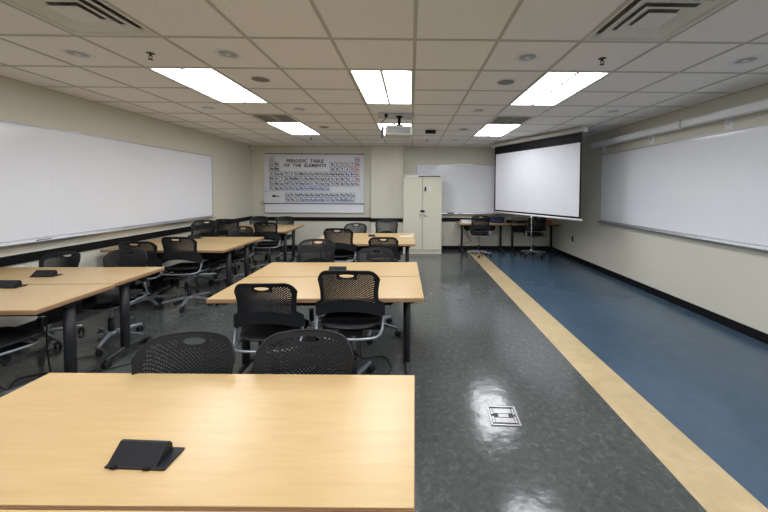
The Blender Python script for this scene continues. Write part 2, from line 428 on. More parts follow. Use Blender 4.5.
bm = NB(); cyl(bm, (-.06, 0, .01), (.06, 0, .01), .009); cyl(bm, (.06, 0, .01), (.075, 0, .01), .007); o = obj('marker_pen', bm, M_plas, None, (1.25, YB-.055, .922)); tag(o, 'dark marker pen on the back whiteboard tray, right of the eraser', 'marker')
bm = NB(); cyl(bm, (0, -.06, .01), (0, .06, .01), .009); cyl(bm, (0, .06, .01), (0, .075, .01), .007); o = obj('marker_pen', bm, M_inkgrey, None, (XL+.055, 3.62, .954)); tag(o, 'grey marker pen on the tray of the left whiteboard', 'marker')

# long white screen case on the right wall
t = thing('projection_screen_case', 'long white roller screen case mounted high on the right wall', 'screen case', (XR, 0, 2.385))
bm = NB(); prism(bm, [(-.19, -.040), (-.19, .025), (-.175, .045), (-.10, .046), (-.085, .03), (-.085, -.035), (-.10, -.045), (-.175, -.045)], 'y', 1.2, 6.22); obj('case_body', bm, M_white, t)
bm = NB(); b2(bm, -.195, -.08, 6.22, 6.25, -.049, .050, bev=.006); b2(bm, -.195, -.08, 1.17, 1.2, -.049, .050, bev=.006)
obj('end_cap', bm, M_white, t)
bm = NB(); b2(bm, -.193, -.082, 4.16, 4.19, -.048, .049); obj('joint_band', bm, M_offw, t)
for y in (2.2, 3.72, 4.92, 6.12):
    bm = NB(); b2(bm, -.006, 0, y-.045, y+.045, -.15, .03, bev=.002); b2(bm, -.09, -.006, y-.02, y+.02, -.02, .0); b2(bm, -.05, -.006, y-.004, y+.004, -.10, -.02)
    for zz in (-.13, -.06): cyl(bm, (-.010, y, zz), (-.006, y, zz), .007)
    obj('wall_bracket', bm, M_white, t)

# ------------------------------------------------------------------ pull-down screen in the corner
p0 = Vector((1.93, 7.62, 0)); p1 = Vector((2.90, 5.52, 0)); d = (p1-p0); W = d.length; ang = math.atan2(d.y, d.x)
t = thing('projection_screen', 'pulled-down projection screen with black border hanging diagonally from the ceiling', 'projection screen', (p0.x, p0.y, 0), ang)
bm = NB(); b2(bm, .0, W-.045, .0, .002, 1.045, 2.53, mi=0)
obj('screen_border', bm, M_black, t)
bm = NB(); b2(bm, .045, W-.078, -.003, -.0005, 1.085, 2.35, mi=0); obj('screen_fabric', bm, M_screen, t)
bm = NB(); prism(bm, [(-.04, 2.53), (-.045, 2.565), (-.03, 2.60), (.03, 2.60), (.045, 2.565), (.04, 2.53), (.015, 2.52), (-.015, 2.52)], 'x', -.06, W+.005); obj('roller_case', bm, M_offw, t)
bm = NB(); b2(bm, -.075, -.06, -.05, .05, 2.515, 2.605, bev=.006); obj('end_cap', bm, M_white, t)
bm = NB(); b2(bm, W+.005, W+.02, -.05, .05, 2.515, 2.605, bev=.006); obj('end_cap', bm, M_white, t)
bm = NB(); cyl(bm, (-.03, .001, 1.035), (W-.02, .001, 1.035), .017, seg=12); obj('bottom_bar', bm, M_white, t)
for s in (.25, W-.25):
    bm = NB(); b2(bm, s-.02, s+.02, -.02, .02, 2.59, H); obj('hanger', bm, M_white, t)
xs = 1.16
bm = NB(); lathe(bm, [(0, 1.02), (.018, 1.015), (.022, .99), (.01, .975), (0, .97)], (xs, .001, 0), 12); obj('pull_handle', bm, M_white, t)
bm = NB(); cyl(bm, (xs, .001, .975), (xs, .001, .36), .0035, seg=8); lathe(bm, [(0, .36), (.012, .35), (.014, .32), (0, .31)], (xs, .001, 0), 10); obj('pull_cord', bm, M_offw, t)

# ------------------------------------------------------------------ text helper
def text_mesh(bm, s, x, z, size, y, mi=0, align='CENTER', sx=1.0, bold=0.0):
    cu = bpy.data.curves.new('t', 'FONT'); cu.body = s; cu.size = size; cu.align_x = align; cu.resolution_u = 2
    cu.offset = bold; cu.space_character = 1.08
    o = bpy.data.objects.new('t', cu); C.objects.link(o)
    dg = bpy.context.evaluated_depsgraph_get(); dg.update()
    me = bpy.data.meshes.new_from_object(o.evaluated_get(dg))
    n0 = len(bm.verts); f0 = len(bm.faces); bm.from_mesh(me); bm.verts.ensure_lookup_table(); bm.faces.ensure_lookup_table()
    for v in bm.verts[n0:]: v.co = Vector((x+v.co.x*sx, y, z+v.co.y))
    for f in bm.faces[f0:]: f.material_index = mi
    bpy.data.objects.remove(o); bpy.data.curves.remove(cu); bpy.data.meshes.remove(me)

# ------------------------------------------------------------------ periodic table wall chart
t = thing('periodic_table_chart', 'periodic table of the elements chart on the back wall above the black rail', 'wall chart', (0, YB, 0))
u = lambda zx: -3.70+(zx-121)*.00527
w = lambda zy: 2.42-(zy-115)*.00529
bm = NB(); b2(bm, u(121), u(596), -.03, -.001, w(395), w(352)); obj('backing_board', bm, M_board, t)
bm = NB(); b2(bm, u(121)-.012, u(596)+.012, -.036, -.001, w(395)-.02, w(395)); b2(bm, u(121)-.008, u(121), -.036, -.001, w(395), w(352)); b2(bm, u(596), u(596)+.008, -.036, -.001, w(395), w(352)); obj('board_edge', bm, M_alu, t)
bm = NB(); b2(bm, u(119), u(598), -.034, -.001, w(352), w(115)); obj('chart_sheet', bm, M_paper, t)
bm = NB(); b2(bm, u(119), u(598), -.042, -.034, w(355), w(350)); b2(bm, u(119), u(598), -.042, -.034, w(117), w(113)); obj('hanging_rod', bm, M_inkgrey, t)
CW = (577-143)/18; CH = 23.4; x_0, z_0 = 143, 129
sym = {}
rows = ["H . . . . . . . . . . . . . . . . He", "Li Be . . . . . . . . . . B C N O F Ne", "Na Mg . . . . . . . . . . Al Si P S Cl Ar",
        "K Ca Sc Ti V Cr Mn Fe Co Ni Cu Zn Ga Ge As Se Br Kr", "Rb Sr Y Zr Nb Mo Tc Ru Rh Pd Ag Cd In Sn Sb Te I Xe",
        "Cs Ba La Hf Ta W Re Os Ir Pt Au Hg Tl Pb Bi Po At Rn", "Fr Ra Ac Rf Db Sg Bh Hs Mt Ds Rg Cn . . . . . ."]
cells = [(c, r, s) for r, row in enumerate(rows) for c, s in enumerate(row.split()) if s != '.']
lan = ["Ce Pr Nd Pm Sm Eu Gd Tb Dy Ho Er Tm Yb Lu", "Th Pa U Np Pu Am Cm Bk Cf Es Fm Md No Lr"]
lc = [(c, r, s) for r, row in enumerate(lan) for c, s in enumerate(row.split())]
RED = set('He Ne Ar Kr Xe Rn H N O F Cl'.split()); BLU = set('Br Hg Tc Pm Np Pu Am Cm Bk Cf Es Fm Md No Lr Rf Db Sg Bh Hs Mt Ds Rg Cn I'.split())
bm = NB(); bt = NB(); Y1, Y2 = -.0345, -.0352
for (c, r, s), (bx, bz) in [((c, r, s), (x_0, z_0)) for c, r, s in cells]+[((c, r, s), (218, 300)) for c, r, s in lc]:
    X0, X1 = u(bx+c*CW), u(bx+(c+1)*CW); Z1, Z0 = w(bz+r*CH), w(bz+(r+1)*CH); e = .0055
    b2(bm, X0, X1, Y1, Y1+.0004, Z1-e, Z1); b2(bm, X0, X1, Y1, Y1+.0004, Z0, Z0+e)
    b2(bm, X0, X0+e, Y1, Y1+.0004, Z0, Z1); b2(bm, X1-e, X1, Y1, Y1+.0004, Z0, Z1)
    mi = 1 if s in RED else 2 if s in BLU else 0
    text_mesh(bt, s, (X0+X1)/2, Z0+.040, .080, Y2, mi, bold=.004)
    b2(bt, X0+.022, X1-.022, Y2, Y2+.0004, Z0+.018, Z0+.026, mi=2)
    b2(bt, X0+.012, X0+.035, Y2, Y2+.0004, Z1-.02, Z1-.012, mi=2)
me_ = bpy.data.meshes.new('tmp'); bm.to_mesh(me_); bm.free(); nf = len(bt.faces); bt.from_mesh(me_); bt.faces.ensure_lookup_table()
for f in bt.faces[nf:]: f.material_index = 3
obj('printed_cells', bt, [M_ink, M_red, M_blue, M_inkgrey], t, norm=False)
bm = NB()
text_mesh(bm, 'PERIODIC  TABLE', u(314), w(156), .112, Y2, bold=.004, sx=1.0)
text_mesh(bm, 'OF  THE  ELEMENTS', u(314), w(177), .112, Y2, bold=.004, sx=1.0)
obj('title', bm, M_ink, t, norm=False)
bm = NB(); b2(bm, u(157), u(174), Y2, Y2+.0004, w(322), w(312)); b2(bm, u(176), u(190), Y2, Y2+.0004, w(321), w(316)); obj('publisher_mark', bm, M_ink, t)
for zx, zy in ((128, 295), (300, 118), (418, 118)):
    bm = NB(); cyl(bm, (u(zx), -.044, w(zy)), (u(zx), -.034, w(zy)), .012); obj('fixing_screw', bm, M_leg, t)
# wall switch, sensor, outlets
t = thing('light_switch', 'small beige wall switch left of the periodic table chart', 'switch', (-3.78, YB, 1.17))
bm = NB(); box(bm, (0, -.005, 0), (.075, .009, .115), bev=.003); obj('cover_plate', bm, M_offw, t); bm = NB(); box(bm, (0, -.013, 0), (.012, .01, .026), bev=.002); obj('toggle', bm, M_offw, t)
t = thing('corner_sensor', 'small white sensor in the back left corner under the ceiling', 'sensor', (-3.985, YB, 2.55))
bm = NB(); box(bm, (0, -.0375, 0), (.09, .075, .10), bev=.015); obj('sensor_body', bm, M_white, t); bm = NB(); lathe(bm, [(0, -.065), (.02, -.06), (.028, -.05)], (0, -.04, 0), 14); obj('sensor_lens', bm, M_offw, t)
t = thing('wall_outlet', 'dark wall outlet low on the right wall behind the pull-down screen', 'outlet', (XR, 7.27, .46))
bm = NB(); box(bm, (-.004, 0, 0), (.008, .075, .118), bev=.002); obj('cover_plate', bm, M_leg, t)
bm = NB(); box(bm, (-.010, 0, .028), (.005, .034, .028), bev=.002); box(bm, (-.010, 0, -.028), (.005, .034, .028), bev=.002); obj('sockets', bm, M_plas, t)

# ------------------------------------------------------------------ metal cabinet
cx0, cx1, cy0, cy1, cz = -.182, .735, 7.84, 8.17, 1.835
t = thing('storage_cabinet', 'tall beige two-door metal storage cabinet against the back wall', 'cabinet', ((cx0+cx1)/2, cy0, 0))
cw = (cx1-cx0)/2
bm = NB(); b2(bm, -cw, cw, .012, cy1-cy0, 0.0, .07); b2(bm, -cw, -cw+.02, 0, cy1-cy0, .07, cz); b2(bm, cw-.02, cw, 0, cy1-cy0, .07, cz)
b2(bm, -cw, cw, cy1-cy0-.01, cy1-cy0, .07, cz); b2(bm, -cw+.02, cw-.02, 0, cy1-cy0, cz-.03, cz); b2(bm, -cw+.02, cw-.02, 0, cy1-cy0, .07, .10); obj('body', bm, M_cab, t)
for s in (-1, 1):
    bm = NB(); b2(bm, *(sorted((s*.004, s*(cw-.022)))), -.008, .012, .105, cz-.035, bev=.003); dr = obj('door', bm, M_cab, t)
    bm = NB(); cyl(bm, (s*.055, -.008, .93), (s*.055, -.02, .93), .018); 
    tube(bm, [(s*.055, -.022, .945), (s*.058, -.03, .92), (s*(.065 if s > 0 else .055), -.03, .87)] if s < 0 else [(.045, -.022, .95), (.07, -.03, .925), (.10, -.028, .885)], .008, 8); obj('handle', bm, M_alu, dr)
    if s == 1:
        bm = NB(); b2(bm, .045, .085, -.03, -.008, 1.50, 1.60, bev=.004); obj('key_box', bm, M_leg, dr)
        bm = NB(); b2(bm, .10, .185, -.0095, -.008, 1.505, 1.595); obj('sticker', bm, M_white, dr)
        bm = NB(); b2(bm, .125, .14, -.0105, -.0095, 1.53, 1.57); obj('sticker_print', bm, M_inkgrey, dr)
bm = NB(); box(bm, (0, -.025, 1.025), (.10, .03, .045), bev=.012); obj('hasp_lock', bm, M_black, t)
t = thing('long_carton', 'long white rolled posters lying on top of the beige cabinet', 'paper roll', ((cx0+cx1)/2, 7.95, cz))
bm = NB(); cyl(bm, (-.40, 0, .022), (.38, .02, .022), .022, seg=14); obj('paper_roll', bm, M_white, t)
bm = NB(); cyl(bm, (-.42, .05, .03), (.30, .05, .03), .03, seg=14); obj('paper_roll', bm, M_white, t)
bm = NB(); b2(bm, -.10, .43, -.05, -.026, 0, .026); obj('dark_tube', bm, M_leg, t)
t.name = 'poster_roll'

# ------------------------------------------------------------------ desks
DW, DD, DT = 1.525, .60, .74
def make_desk(name='training_table', W=DW):
    t = thing(name, '', 'table')
    bm = NB(); b2(bm, -W/2, W/2, -DD/2, DD/2, DT-.006, DT, bev=.002); obj('tabletop', bm, M_maple, t)
    bm = NB(); e = .0015; b2(bm, -W/2-e, W/2+e, -DD/2-e, DD/2+e, DT-.032, DT-.006, bev=.003); obj('edge_band', bm, M_edge, t)
    bm = NB()
    for s in (-1, 1): b2(bm, -W/2+.07, W/2-.07, s*.20-.02, s*.20+.02, DT-.057, DT-.032)
    for s in (-1, 1): b2(bm, s*(W/2-.115), s*(W/2-.065), -.24, .24, DT-.062, DT-.032)
    obj('support_frame', bm, M_leg, t)
    bm = NB(); k = W/2-.20; prism(bm, [(-k, .70), (-k, .56), (-k+.05, .51), (k-.05, .51), (k, .56), (k, .70)], 'y', .215, .235); obj('modesty_panel', bm, M_plas, t)
    for s in (-1, 1):
        x = s*(W/2-.115); oy = .045
        bm = NB(); cyl(bm, (x, oy, .085), (x, oy, .68), .029, seg=18, ell=1.45); b2(bm, x-.035, x+.035, oy-.07, oy+.07, .655, .68, bev=.004); lg = obj('leg', bm, M_leg, t)
        bm = NB(); tube(bm, [(x, -.235, .062), (x, -.12, .078), (x, oy, .088), (x, .16, .078), (x, .255, .062)], .02, 10, rads=[.015, .021, .027, .021, .015]); obj('foot', bm, M_leg, lg)
        for q in (-1, 1):
            bm = NB(); y = .01+q*.235
            for w_ in (-.017, .017):
                cyl(bm, (x+w_-.009, y, .028), (x+w_+.009, y, .028), .028, seg=14)
            cyl(bm, (x, y, .03), (x, y, .062), .009); box(bm, (x, y, .05), (.03, .05, .02), bev=.006); obj('caster', bm, M_rub, lg)
    remember(t)
    return t
D0 = make_desk()
desks = [
    (-.763, 1.102, -.7, 'maple-topped table closest to the camera with the black power box on it'),
    (-.770, .5025, 179.3, 'maple-topped table whose edge just shows along the bottom left of the photo'),
    (-.687, 2.667, 1.5, 'middle-column maple table with two perforated chairs on the camera side'),
    (-.703, 3.272, 181.5, 'middle-column maple table behind it, with two charcoal chairs beyond'),
    (-.715, 5.080, 0.0, 'camera-side table of the farthest pair in the middle column'),
    (-.720, 5.685, 180.0, 'far table of the farthest pair, in front of the wall pier'),
    (-3.205, 2.405, 1.5, 'left-column maple table nearest the camera, cut by the photo edge'),
    (-3.245, 3.010, 181.5, 'left-column maple table just behind the nearest one, joined with a small step'),
    (-3.180, 4.525, .3, 'camera-side maple table of the second pair along the left wall'),
    (-3.190, 5.130, 180.3, 'far maple table of the second pair along the left wall'),
    (-3.13, 6.44, 0.2, 'camera-side maple table of the last pair by the left wall'),
    (-3.15, 7.045, 180.2, 'far maple table of the last pair by the left wall, below the chart'),
]
for n, (x, y, a, l) in enumerate(desks):
    o = D0 if n == 0 else copy_tree(D0)
    o.location = (x, y, 0); o.rotation_euler = (0, 0, R(a)); o['label'] = l; o['group'] = 'maple training tables in pairs'
    if n < 2: o.scale = (1.022, .98, 1)
S0 = make_desk('side_table', 1.19)
for n, (x, l) in enumerate([(1.735, 'short maple table against the back wall, right of the cabinet'), (2.985, 'short maple table in the back right corner behind the pull-down screen')]):
    o = S0 if n == 0 else copy_tree(S0)
    o.location = (x, 8.04, 0); o['label'] = l; o['group'] = 'short tables at the back wall'

# ------------------------------------------------------------------ table power boxes
def make_power():
    t = thing('power_box', '', 'power box')
    bm = NB(); b2(bm, -.095, .125, -.045, .055, 0, .008, bev=.003); obj('base_plate', bm, M_plas, t)
    bm = NB(); prism(bm, [(-.042, .008), (-.036, .014), (.012, .056), (.022, .056), (.034, .04), (.036, .008)], 'x', -.088, .092); obj('hinged_lid', bm, M_plas, t)
    bm = NB()
    bm.free()
    for q in (-.06, .06):
        bm = NB(); b2(bm, q-.012, q+.012, -.050, -.040, .002, .013, bev=.002); obj('hinge', bm, M_black, t)
    remember(t); return t
P0 = make_power()
for n, (x, y, a, k, l) in enumerate([(-.782, .948, -3, .80, 'black pop-up power box on the table closest to the camera'), (-.70, 3.14, 0, .9, 'black power box on the middle table behind the perforated chair back'),
                             (-3.27, 2.96, 2, .9, 'black power box on the left table, the one farther from the photo edge'), (-3.20, 2.63, 0, .9, 'black power box cut off by the left edge of the photo'),
                             (-3.43, 5.24, 0, .9, 'black power box on the second pair of left wall tables'), (-.66, 5.55, 0, .6, 'black power box on the farthest middle tables')]):
    o = P0 if n == 0 else copy_tree(P0)
    o.location = (x, y, DT); o.rotation_euler = (0, 0, R(a)); o.scale = (k, k, k); o['label'] = l; o['group'] = 'table power boxes'

# ------------------------------------------------------------------ chairs
SEATZ = .47
def back_mesh():
    """perforated moulded shell; s,t in cell units mapped on a curved outline"""
    NU, NV = 44, 38                         # cells across / up
    cache = {}
    bm = NB()
    def outline(s):                         # s in -1..1 -> z_top, z_bottom
        zt = .872-.018*abs(s)**2-.060*max(0, (abs(s)-.62)/.38)**2.6
        zb = .505+.075*(1-abs(s)**2.2)
        return zt, zb
    def hw(z):                              # half width at height z
        base = .199+.016*max(0, min(1, (z-.70)/.11))**1.2
        return base+(.243-base)/(1+math.exp((z-.624)*170))
    def S(i, j):                            # i,j floats in cell units
        s = -1+2*i/NU; tt = j/NV
        zt, zb = outline(s); z = zb+(zt-zb)*tt
        x = s*hw(z)
        if abs(s) > .90 and tt < .10: z += (abs(s)-.90)*(.1-tt)*2.2
        zz = max(0, z-.56)
        y = -.225-.05*(zz/.31)**1.0-.020*math.sin(PI*max(0, min(1, zz/.31)))*-1+1.55*x*x*(1.0-.12*zz/.31)
        return Vector((x, y, z))
    def V(i2, j2):                          # half-cell lattice
        k = (i2, j2)
        if k not in cache: cache[k] = bm.verts.new(S(i2/2, j2/2))
        return cache[k]
    # handle slot occupies a block of cells
    hi0, hi1, hj0, hj1 = 16, 28, 31, 36
    for i in range(NU):
        for j in range(NV):
            if hi0 <= i < hi1 and hj0 <= j < hj1: continue
            ring = [V(2*i, 2*j), V(2*i+1, 2*j), V(2*i+2, 2*j), V(2*i+2, 2*j+1), V(2*i+2, 2*j+2), V(2*i+1, 2*j+2), V(2*i, 2*j+2), V(2*i, 2*j+1)]
            s = abs(-1+(2*i+1)/NU)
            hole = (i+j) % 2 == 0 and 3 <= i < NU-3 and 11 <= j < NV-3 and not (j >= NV-7 and s > .82)
            if hole and (hi0-1 <= i < hi1+1 and hj0-1 <= j < hj1+1): hole = False
            if hole:
                cx, cz = i+.5, j+.5; inner = []
                for q in range(8):
                    a = -PI*3/4+q*PI/4
                    inner.append(bm.verts.new(S(cx+.455*math.cos(a), cz+.475*math.sin(a))))
                for q in range(8):
                    bm.faces.new((ring[q], ring[(q+1) % 8], inner[(q+1) % 8], inner[q]))
            else:
                bm.faces.new(ring)
    # ring around slot
    A = [(k, 2*hj0) for k in range(2*hi0, 2*hi1)]+[(2*hi1, k) for k in range(2*hj0, 2*hj1)]+[(k, 2*hj1) for k in range(2*hi1, 2*hi0, -1)]+[(2*hi0, k) for k in range(2*hj1, 2*hj0, -1)]
    cx, cz = (hi0+hi1)/2, (hj0+hj1)/2; inner = []
    for a_, b_ in A:
        dx, dz = (a_/2-cx)/((hi1-hi0)/2), (b_/2-cz)/((hj1-hj0)/2)
        m = max(abs(dx), abs(dz)); L = math.hypot(dx, dz); dx, dz = dx/L, dz/L
        hz = .92 if dz < 0 else .50
        inner.append(bm.verts.new(S(cx+dx*(hi1-hi0)/2*.86, cz+.3+dz*(hj1-hj0)/2*hz)))
    n = len(A)
    for q in range(n): bm.faces.new((V(*A[q]), V(*A[(q+1) % n]), inner[(q+1) % n], inner[q]))
    for f in bm.faces: f.smooth = True
    o = obj('tmp', bm, M_plas, norm=True)
    md = o.modifiers.new('s', 'SOLIDIFY'); md.thickness = .0065; md.offset = 0
    dg = bpy.context.evaluated_depsgraph_get(); dg.update()
    me = bpy.data.meshes.new_from_object(o.evaluated_get(dg)); me.name = 'backrest'
    bpy.data.objects.remove(o)
    for p in me.polygons: p.use_smooth = True
    try: me.set_sharp_from_angle(angle=R(45))
    except Exception: pass
    return me, S, NU, NV
def make_chair():
    t = thing('task_chair', '', 'chair')
    me, S, NU, NV = back_mesh()
    bk = bpy.data.objects.new('backrest', me); C.objects.link(bk); bk.parent = t
    bm = NB()                               # raised rim round the shell
    pts = [S(k, NV) for k in [NU*q/24 for q in range(25)]]
    side = [S(NU, NV*(1-q/20)) for q in range(1, 20)]
    left = [S(0, NV*(1-q/20)) for q in range(19, 0, -1)]
    tube(bm, left+pts+side, .0052, 8, sub=2); obj('rim', bm, M_plas, bk)
    # seat: contoured pad with waterfall front
    bm = NB(); n = 18; rows = []
    def sp(a, b, top):
        x = (a*2-1); y = (b*2-1)
        rx = .228*(1-.10*max(0, y)**2-.06*max(0, -y)**2)
        X = x*rx*math.sqrt(max(0, 1-.36*y**4)); Y = .01+y*.222*math.sqrt(max(0, 1-.30*x**4))
        z = SEATZ+.012*x*x-.012*(1-y*y)-.035*max(0, y-.45)**2/.3
        e = max(abs(x), abs(y))
        if top: z -= .012*max(0, e-.85)/.15
        else: z -= .030-.010*max(0, e-.85)/.15
        return Vector((X, Y, z))
    for top in (True, False):
        g = [[bm.verts.new(sp(a/n, b/n, top)) for a in range(n+1)] for b in range(n+1)]
        rows.append(g)
        for b in range(n):
            for a in range(n):
                f = bm.faces.new((g[b][a], g[b][a+1], g[b+1][a+1], g[b+1][a])); f.smooth = True
    per = [(b, 0) for b in range(n)]+[(n, a) for a in range(n)]+[(b, n) for b in range(n, 0, -1)]+[(0, a) for a in range(n, 0, -1)]
    for q in range(len(per)):
        (a, b), (c, d2) = per[q], per[(q+1) % len(per)]
        f = bm.faces.new((rows[0][a][b], rows[0][c][d2], rows[1][c][d2], rows[1][a][b])); f.smooth = True
    obj('seat', bm, M_plas, t)
    # silver tube loop: round the back of the seat, up to the wings, forward under the seat
    bm = NB(); z = SEATZ-.055
    tube(bm, [(-.232, -.125, .545), (-.236, -.135, .49), (-.228, -.17, z+.01), (-.20, -.225, z-.008), (-.13, -.25, z-.012), (0, -.256, z-.014), (.13, -.25, z-.012), (.20, -.225, z-.008), (.228, -.17, z+.01), (.236, -.135, .49), (.232, -.125, .545)], .0095, 10)
    for s in (-1, 1): tube(bm, [(s*.215, -.20, z-.002), (s*.218, -.06, z-.008), (s*.205, .10, z-.016), (s*.12, .17, z-.03), (0, .18, z-.035)], .0095, 10)
    obj('tube_frame', bm, M_silver, t)
    for s in (-1, 1):
        bm = NB(); box(bm, (s*.234, -.122, .535), (.020, .034, .045), bev=.006); obj('back_bracket', bm, M_silver, t)
    bm = NB(); box(bm, (0, 0, z-.028), (.17, .24, .05), bev=.012); b2(bm, -.225, .225, -.08, -.05, z-.02, z-.005); b2(bm, -.21, .21, .07, .10, z-.025, z-.010)
    obj('seat_mechanism', bm, M_plas, t)
    bm = NB(); tube(bm, [(.06, .02, z-.03), (.14, .03, z-.04), (.21, .03, z-.035)], .005, 6); box(bm, (.225, .03, z-.033), (.05, .02, .008), bev=.003); obj('height_lever', bm, M_plas, t)
    bm = NB(); cyl(bm, (0, 0, .22), (0, 0, z-.05), .014); o = obj('gas_piston', bm, M_silver, t); 
    bm = NB(); cyl(bm, (0, 0, .06), (0, 0, .25), .026, .024, seg=16); obj('gas_column', bm, M_plas, t)
    bm = NB(); lathe(bm, [(.026, .125), (.055, .118), (.058, .095), (.045, .07), (.026, .065)], seg=20); hb = obj('base_hub', bm, M_silver, t)
    for k in range(5):
        a = R(90+72*k); dx, dy = math.cos(a), math.sin(a)
        bm = NB(); side = Vector((-dy, dx, 0)); prev = None; ringz = []
        for q in range(7):
            r = .045+.245*q/6; zc = .105-.028*(q/6)**1.2; hw_ = .021-.008*q/6; hh = .016-.005*q/6
            c = Vector((dx*r, dy*r, zc))
            ringz.append([bm.verts.new(c+side*sx*hw_*m+Vector((0, 0, sz*hh))) for sx, sz, m in ((-1, -1, 1), (1, -1, 1), (1, .4, 1), (.5, 1, 1), (-.5, 1, 1), (-1, .4, 1))])
        for A, B in zip(ringz, ringz[1:]):
            for q in range(6): bm.faces.new((A[q], A[(q+1) % 6], B[(q+1) % 6], B[q]))
        bm.faces.new(ringz[0][::-1]); bm.faces.new(ringz[-1])
        lg = obj('leg', bm, M_silver, t)
        bm = NB(); c = Vector((dx*.285, dy*.285, 0)); b_ = R(random.uniform(0, 360)); ax = Vector((math.cos(b_), math.sin(b_), 0)); off = Vector((-math.sin(b_), math.cos(b_), 0))*.012
        for w_ in (-.016, .016):
            cyl(bm, c+off+ax*(w_-.008)+Vector((0, 0, .027)), c+off+ax*(w_+.008)+Vector((0, 0, .027)), .027, seg=14)
        cyl(bm, c+Vector((0, 0, .03)), c+Vector((0, 0, .072)), .008); 
        box(bm, c+off*.5+Vector((0, 0, .045)), (.03, .03, .024), bev=.008)
        obj('caster', bm, M_rub, lg)
    remember(t)
    return t
CH0 = make_chair()
RAISE = ('seat', 'backrest', 'tube_frame', 'back_bracket', 'seat_mechanism', 'height_lever')
BASEPARTS = ('base_hub', 'leg')
used = [False]
def chair(x, y, a, dz, label, base_rot=None):
    if not used[0]: o = CH0; used[0] = True; kids = KIDS[o.name]
    else:
        o = CH0.copy(); C.objects.link(o); kids = []
        for ch in KIDS[CH0.name]:
            c = ch.copy(); C.objects.link(c); c.parent = o; kids.append(c)
            for g in KIDS[ch.name]:
                d3 = g.copy(); C.objects.link(d3); d3.parent = c
    o.location = (x, y, 0); o.rotation_euler = (0, 0, R(a)); o['label'] = label; o['group'] = 'black task chairs around the tables'
    jobs.append((kids, dz, base_rot))
jobs = []
CHAIRS = [
    # x, y (seat centre), angle, lift, label, base rotation
    (-.966, 1.225, 182, .004, 'perforated black chair facing the camera behind the nearest table, the left one', 10),
    (-.459, 1.228, 180, .012, 'perforated black chair facing the camera behind the nearest table, the right one', 40),
    (-1.017, 2.485, 2, .019, 'perforated black chair with its back to the camera before the middle table, the left one', 15),
    (-.425, 2.465, -1, .113, 'raised perforated black chair seen from behind at the middle table, right one', 55),
    (-1.060, 3.52, 180, .085, 'charcoal chair back facing the camera beyond the middle table, the taller left one', 30),
    (-.405, 3.52, 178, -.015, 'charcoal chair back facing the camera beyond the middle table, the lower right one', 0),
    (-1.025, 4.90, -3, .110, 'tall black chair with its back to the camera at the farthest middle tables, left', 20),
    (-.397, 4.90, 2, -.012, 'low black chair with its back to the camera at the farthest middle tables, right', 60),
    (-1.04, 6.02, 180, .015, 'grey-looking chair beyond the farthest middle tables, left, below the chart', 0),
    (-.455, 6.02, 180, .085, 'grey-looking chair beyond the farthest middle tables, right, in front of the pier', 25),
    (-3.64, 3.25, 178, -.020, 'black chair beyond the left front tables, the one nearer the left wall', 0),
    (-2.95, 3.25, 183, .010, 'black chair beyond the left front tables, the one nearer the aisle', 20),
    (-2.80, 2.20, -12, .06, 'black chair partly cut by the left photo edge, tube frame showing under the table', 10),
    (-3.42, 4.31, 8, .005, 'black chair with its back to the camera at the second left tables, nearer the wall', 10),
    (-2.91, 4.34, 2, .060, 'black chair seen from behind at the second left tables, aisle side, star base clear', 50),
    (-3.50, 5.42, 180, .115, 'high-set chair facing the camera beyond the second left tables, below the whiteboard end', 0),
    (-2.87, 5.40, 180, .015, 'low-set chair facing the camera beyond the second left tables, aisle side', 20),
    (-3.37, 6.24, 3, .11, 'black chair with its back to the camera at the last left tables, wall side', 0),
    (-2.68, 6.27, 3, .055, 'black chair seen from behind at the last left tables, aisle side, star base visible', 45),
    (-3.45, 7.33, 180, .03, 'farthest chair on the left, closest to the back left corner', 0),
    (-2.86, 7.33, 180, .03, 'farthest chair on the left under the lower left part of the chart', 0),
    (1.60, 7.68, -3, .085, 'black swivel chair at the back wall table right of the cabinet', 25),
    (2.89, 7.72, 4, .07, 'dark swivel chair half hidden behind the pull-down screen', 50),
]
for c in CHAIRS: chair(*c[:5], c[5])
for kids, dz, br in jobs:
    for k in kids:
        nm = k.name.split('.')[0]
        if nm in RAISE: k.location.z = dz
        elif nm == 'gas_piston': k.location.z = dz*.9
        elif nm in BASEPARTS: k.rotation_euler = (0, 0, R(br or 0))

# ------------------------------------------------------------------ things on the back tables
def simple(name, bm, m, loc, label, cat, rz=0, group=None):
    o = obj(name, bm, m, None, loc); o.rotation_euler = (0, 0, rz); return tag(o, label, cat, group)
t = thing('paper_stack', 'low stack of white papers on the left end of the back wall table', 'papers', (1.37, 8.03, DT))
for k in range(5):
    bm = NB(); box(bm, (random.uniform(-.01, .01), random.uniform(-.01, .01), .006+.012*k), (.30, .22, .011)); obj('sheet_bundle', bm, M_white, t)
t = thing('storage_bin', 'blue plastic bin on the back wall table right of the swivel chair', 'bin', (2.10, 8.08, DT))
bm = NB()
prism(bm, [(-.15, 0), (.15, 0), (.17, .13), (-.17, .13)], 'y', -.13, -.125); prism(bm, [(-.15, 0), (.15, 0), (.17, .13), (-.17, .13)], 'y', .125, .13)
b2(bm, -.15, .15, -.13, .13, 0, .006); box(bm, (-.16, 0, .065), (.006, .26, .132), rot=Matrix.Rotation(R(-9), 3, 'Y')); box(bm, (.16, 0, .065), (.006, .26, .132), rot=Matrix.Rotation(R(9), 3, 'Y'))
obj('bin_body', bm, M_bluebin, t)
bm = NB(); b2(bm, -.18, .18, -.145, -.13, .12, .135); b2(bm, -.18, .18, .13, .145, .12, .135); b2(bm, -.18, -.168, -.13, .13, .12, .135); b2(bm, .168, .18, -.13, .13, .12, .135); obj('rim', bm, M_bluebin, t)
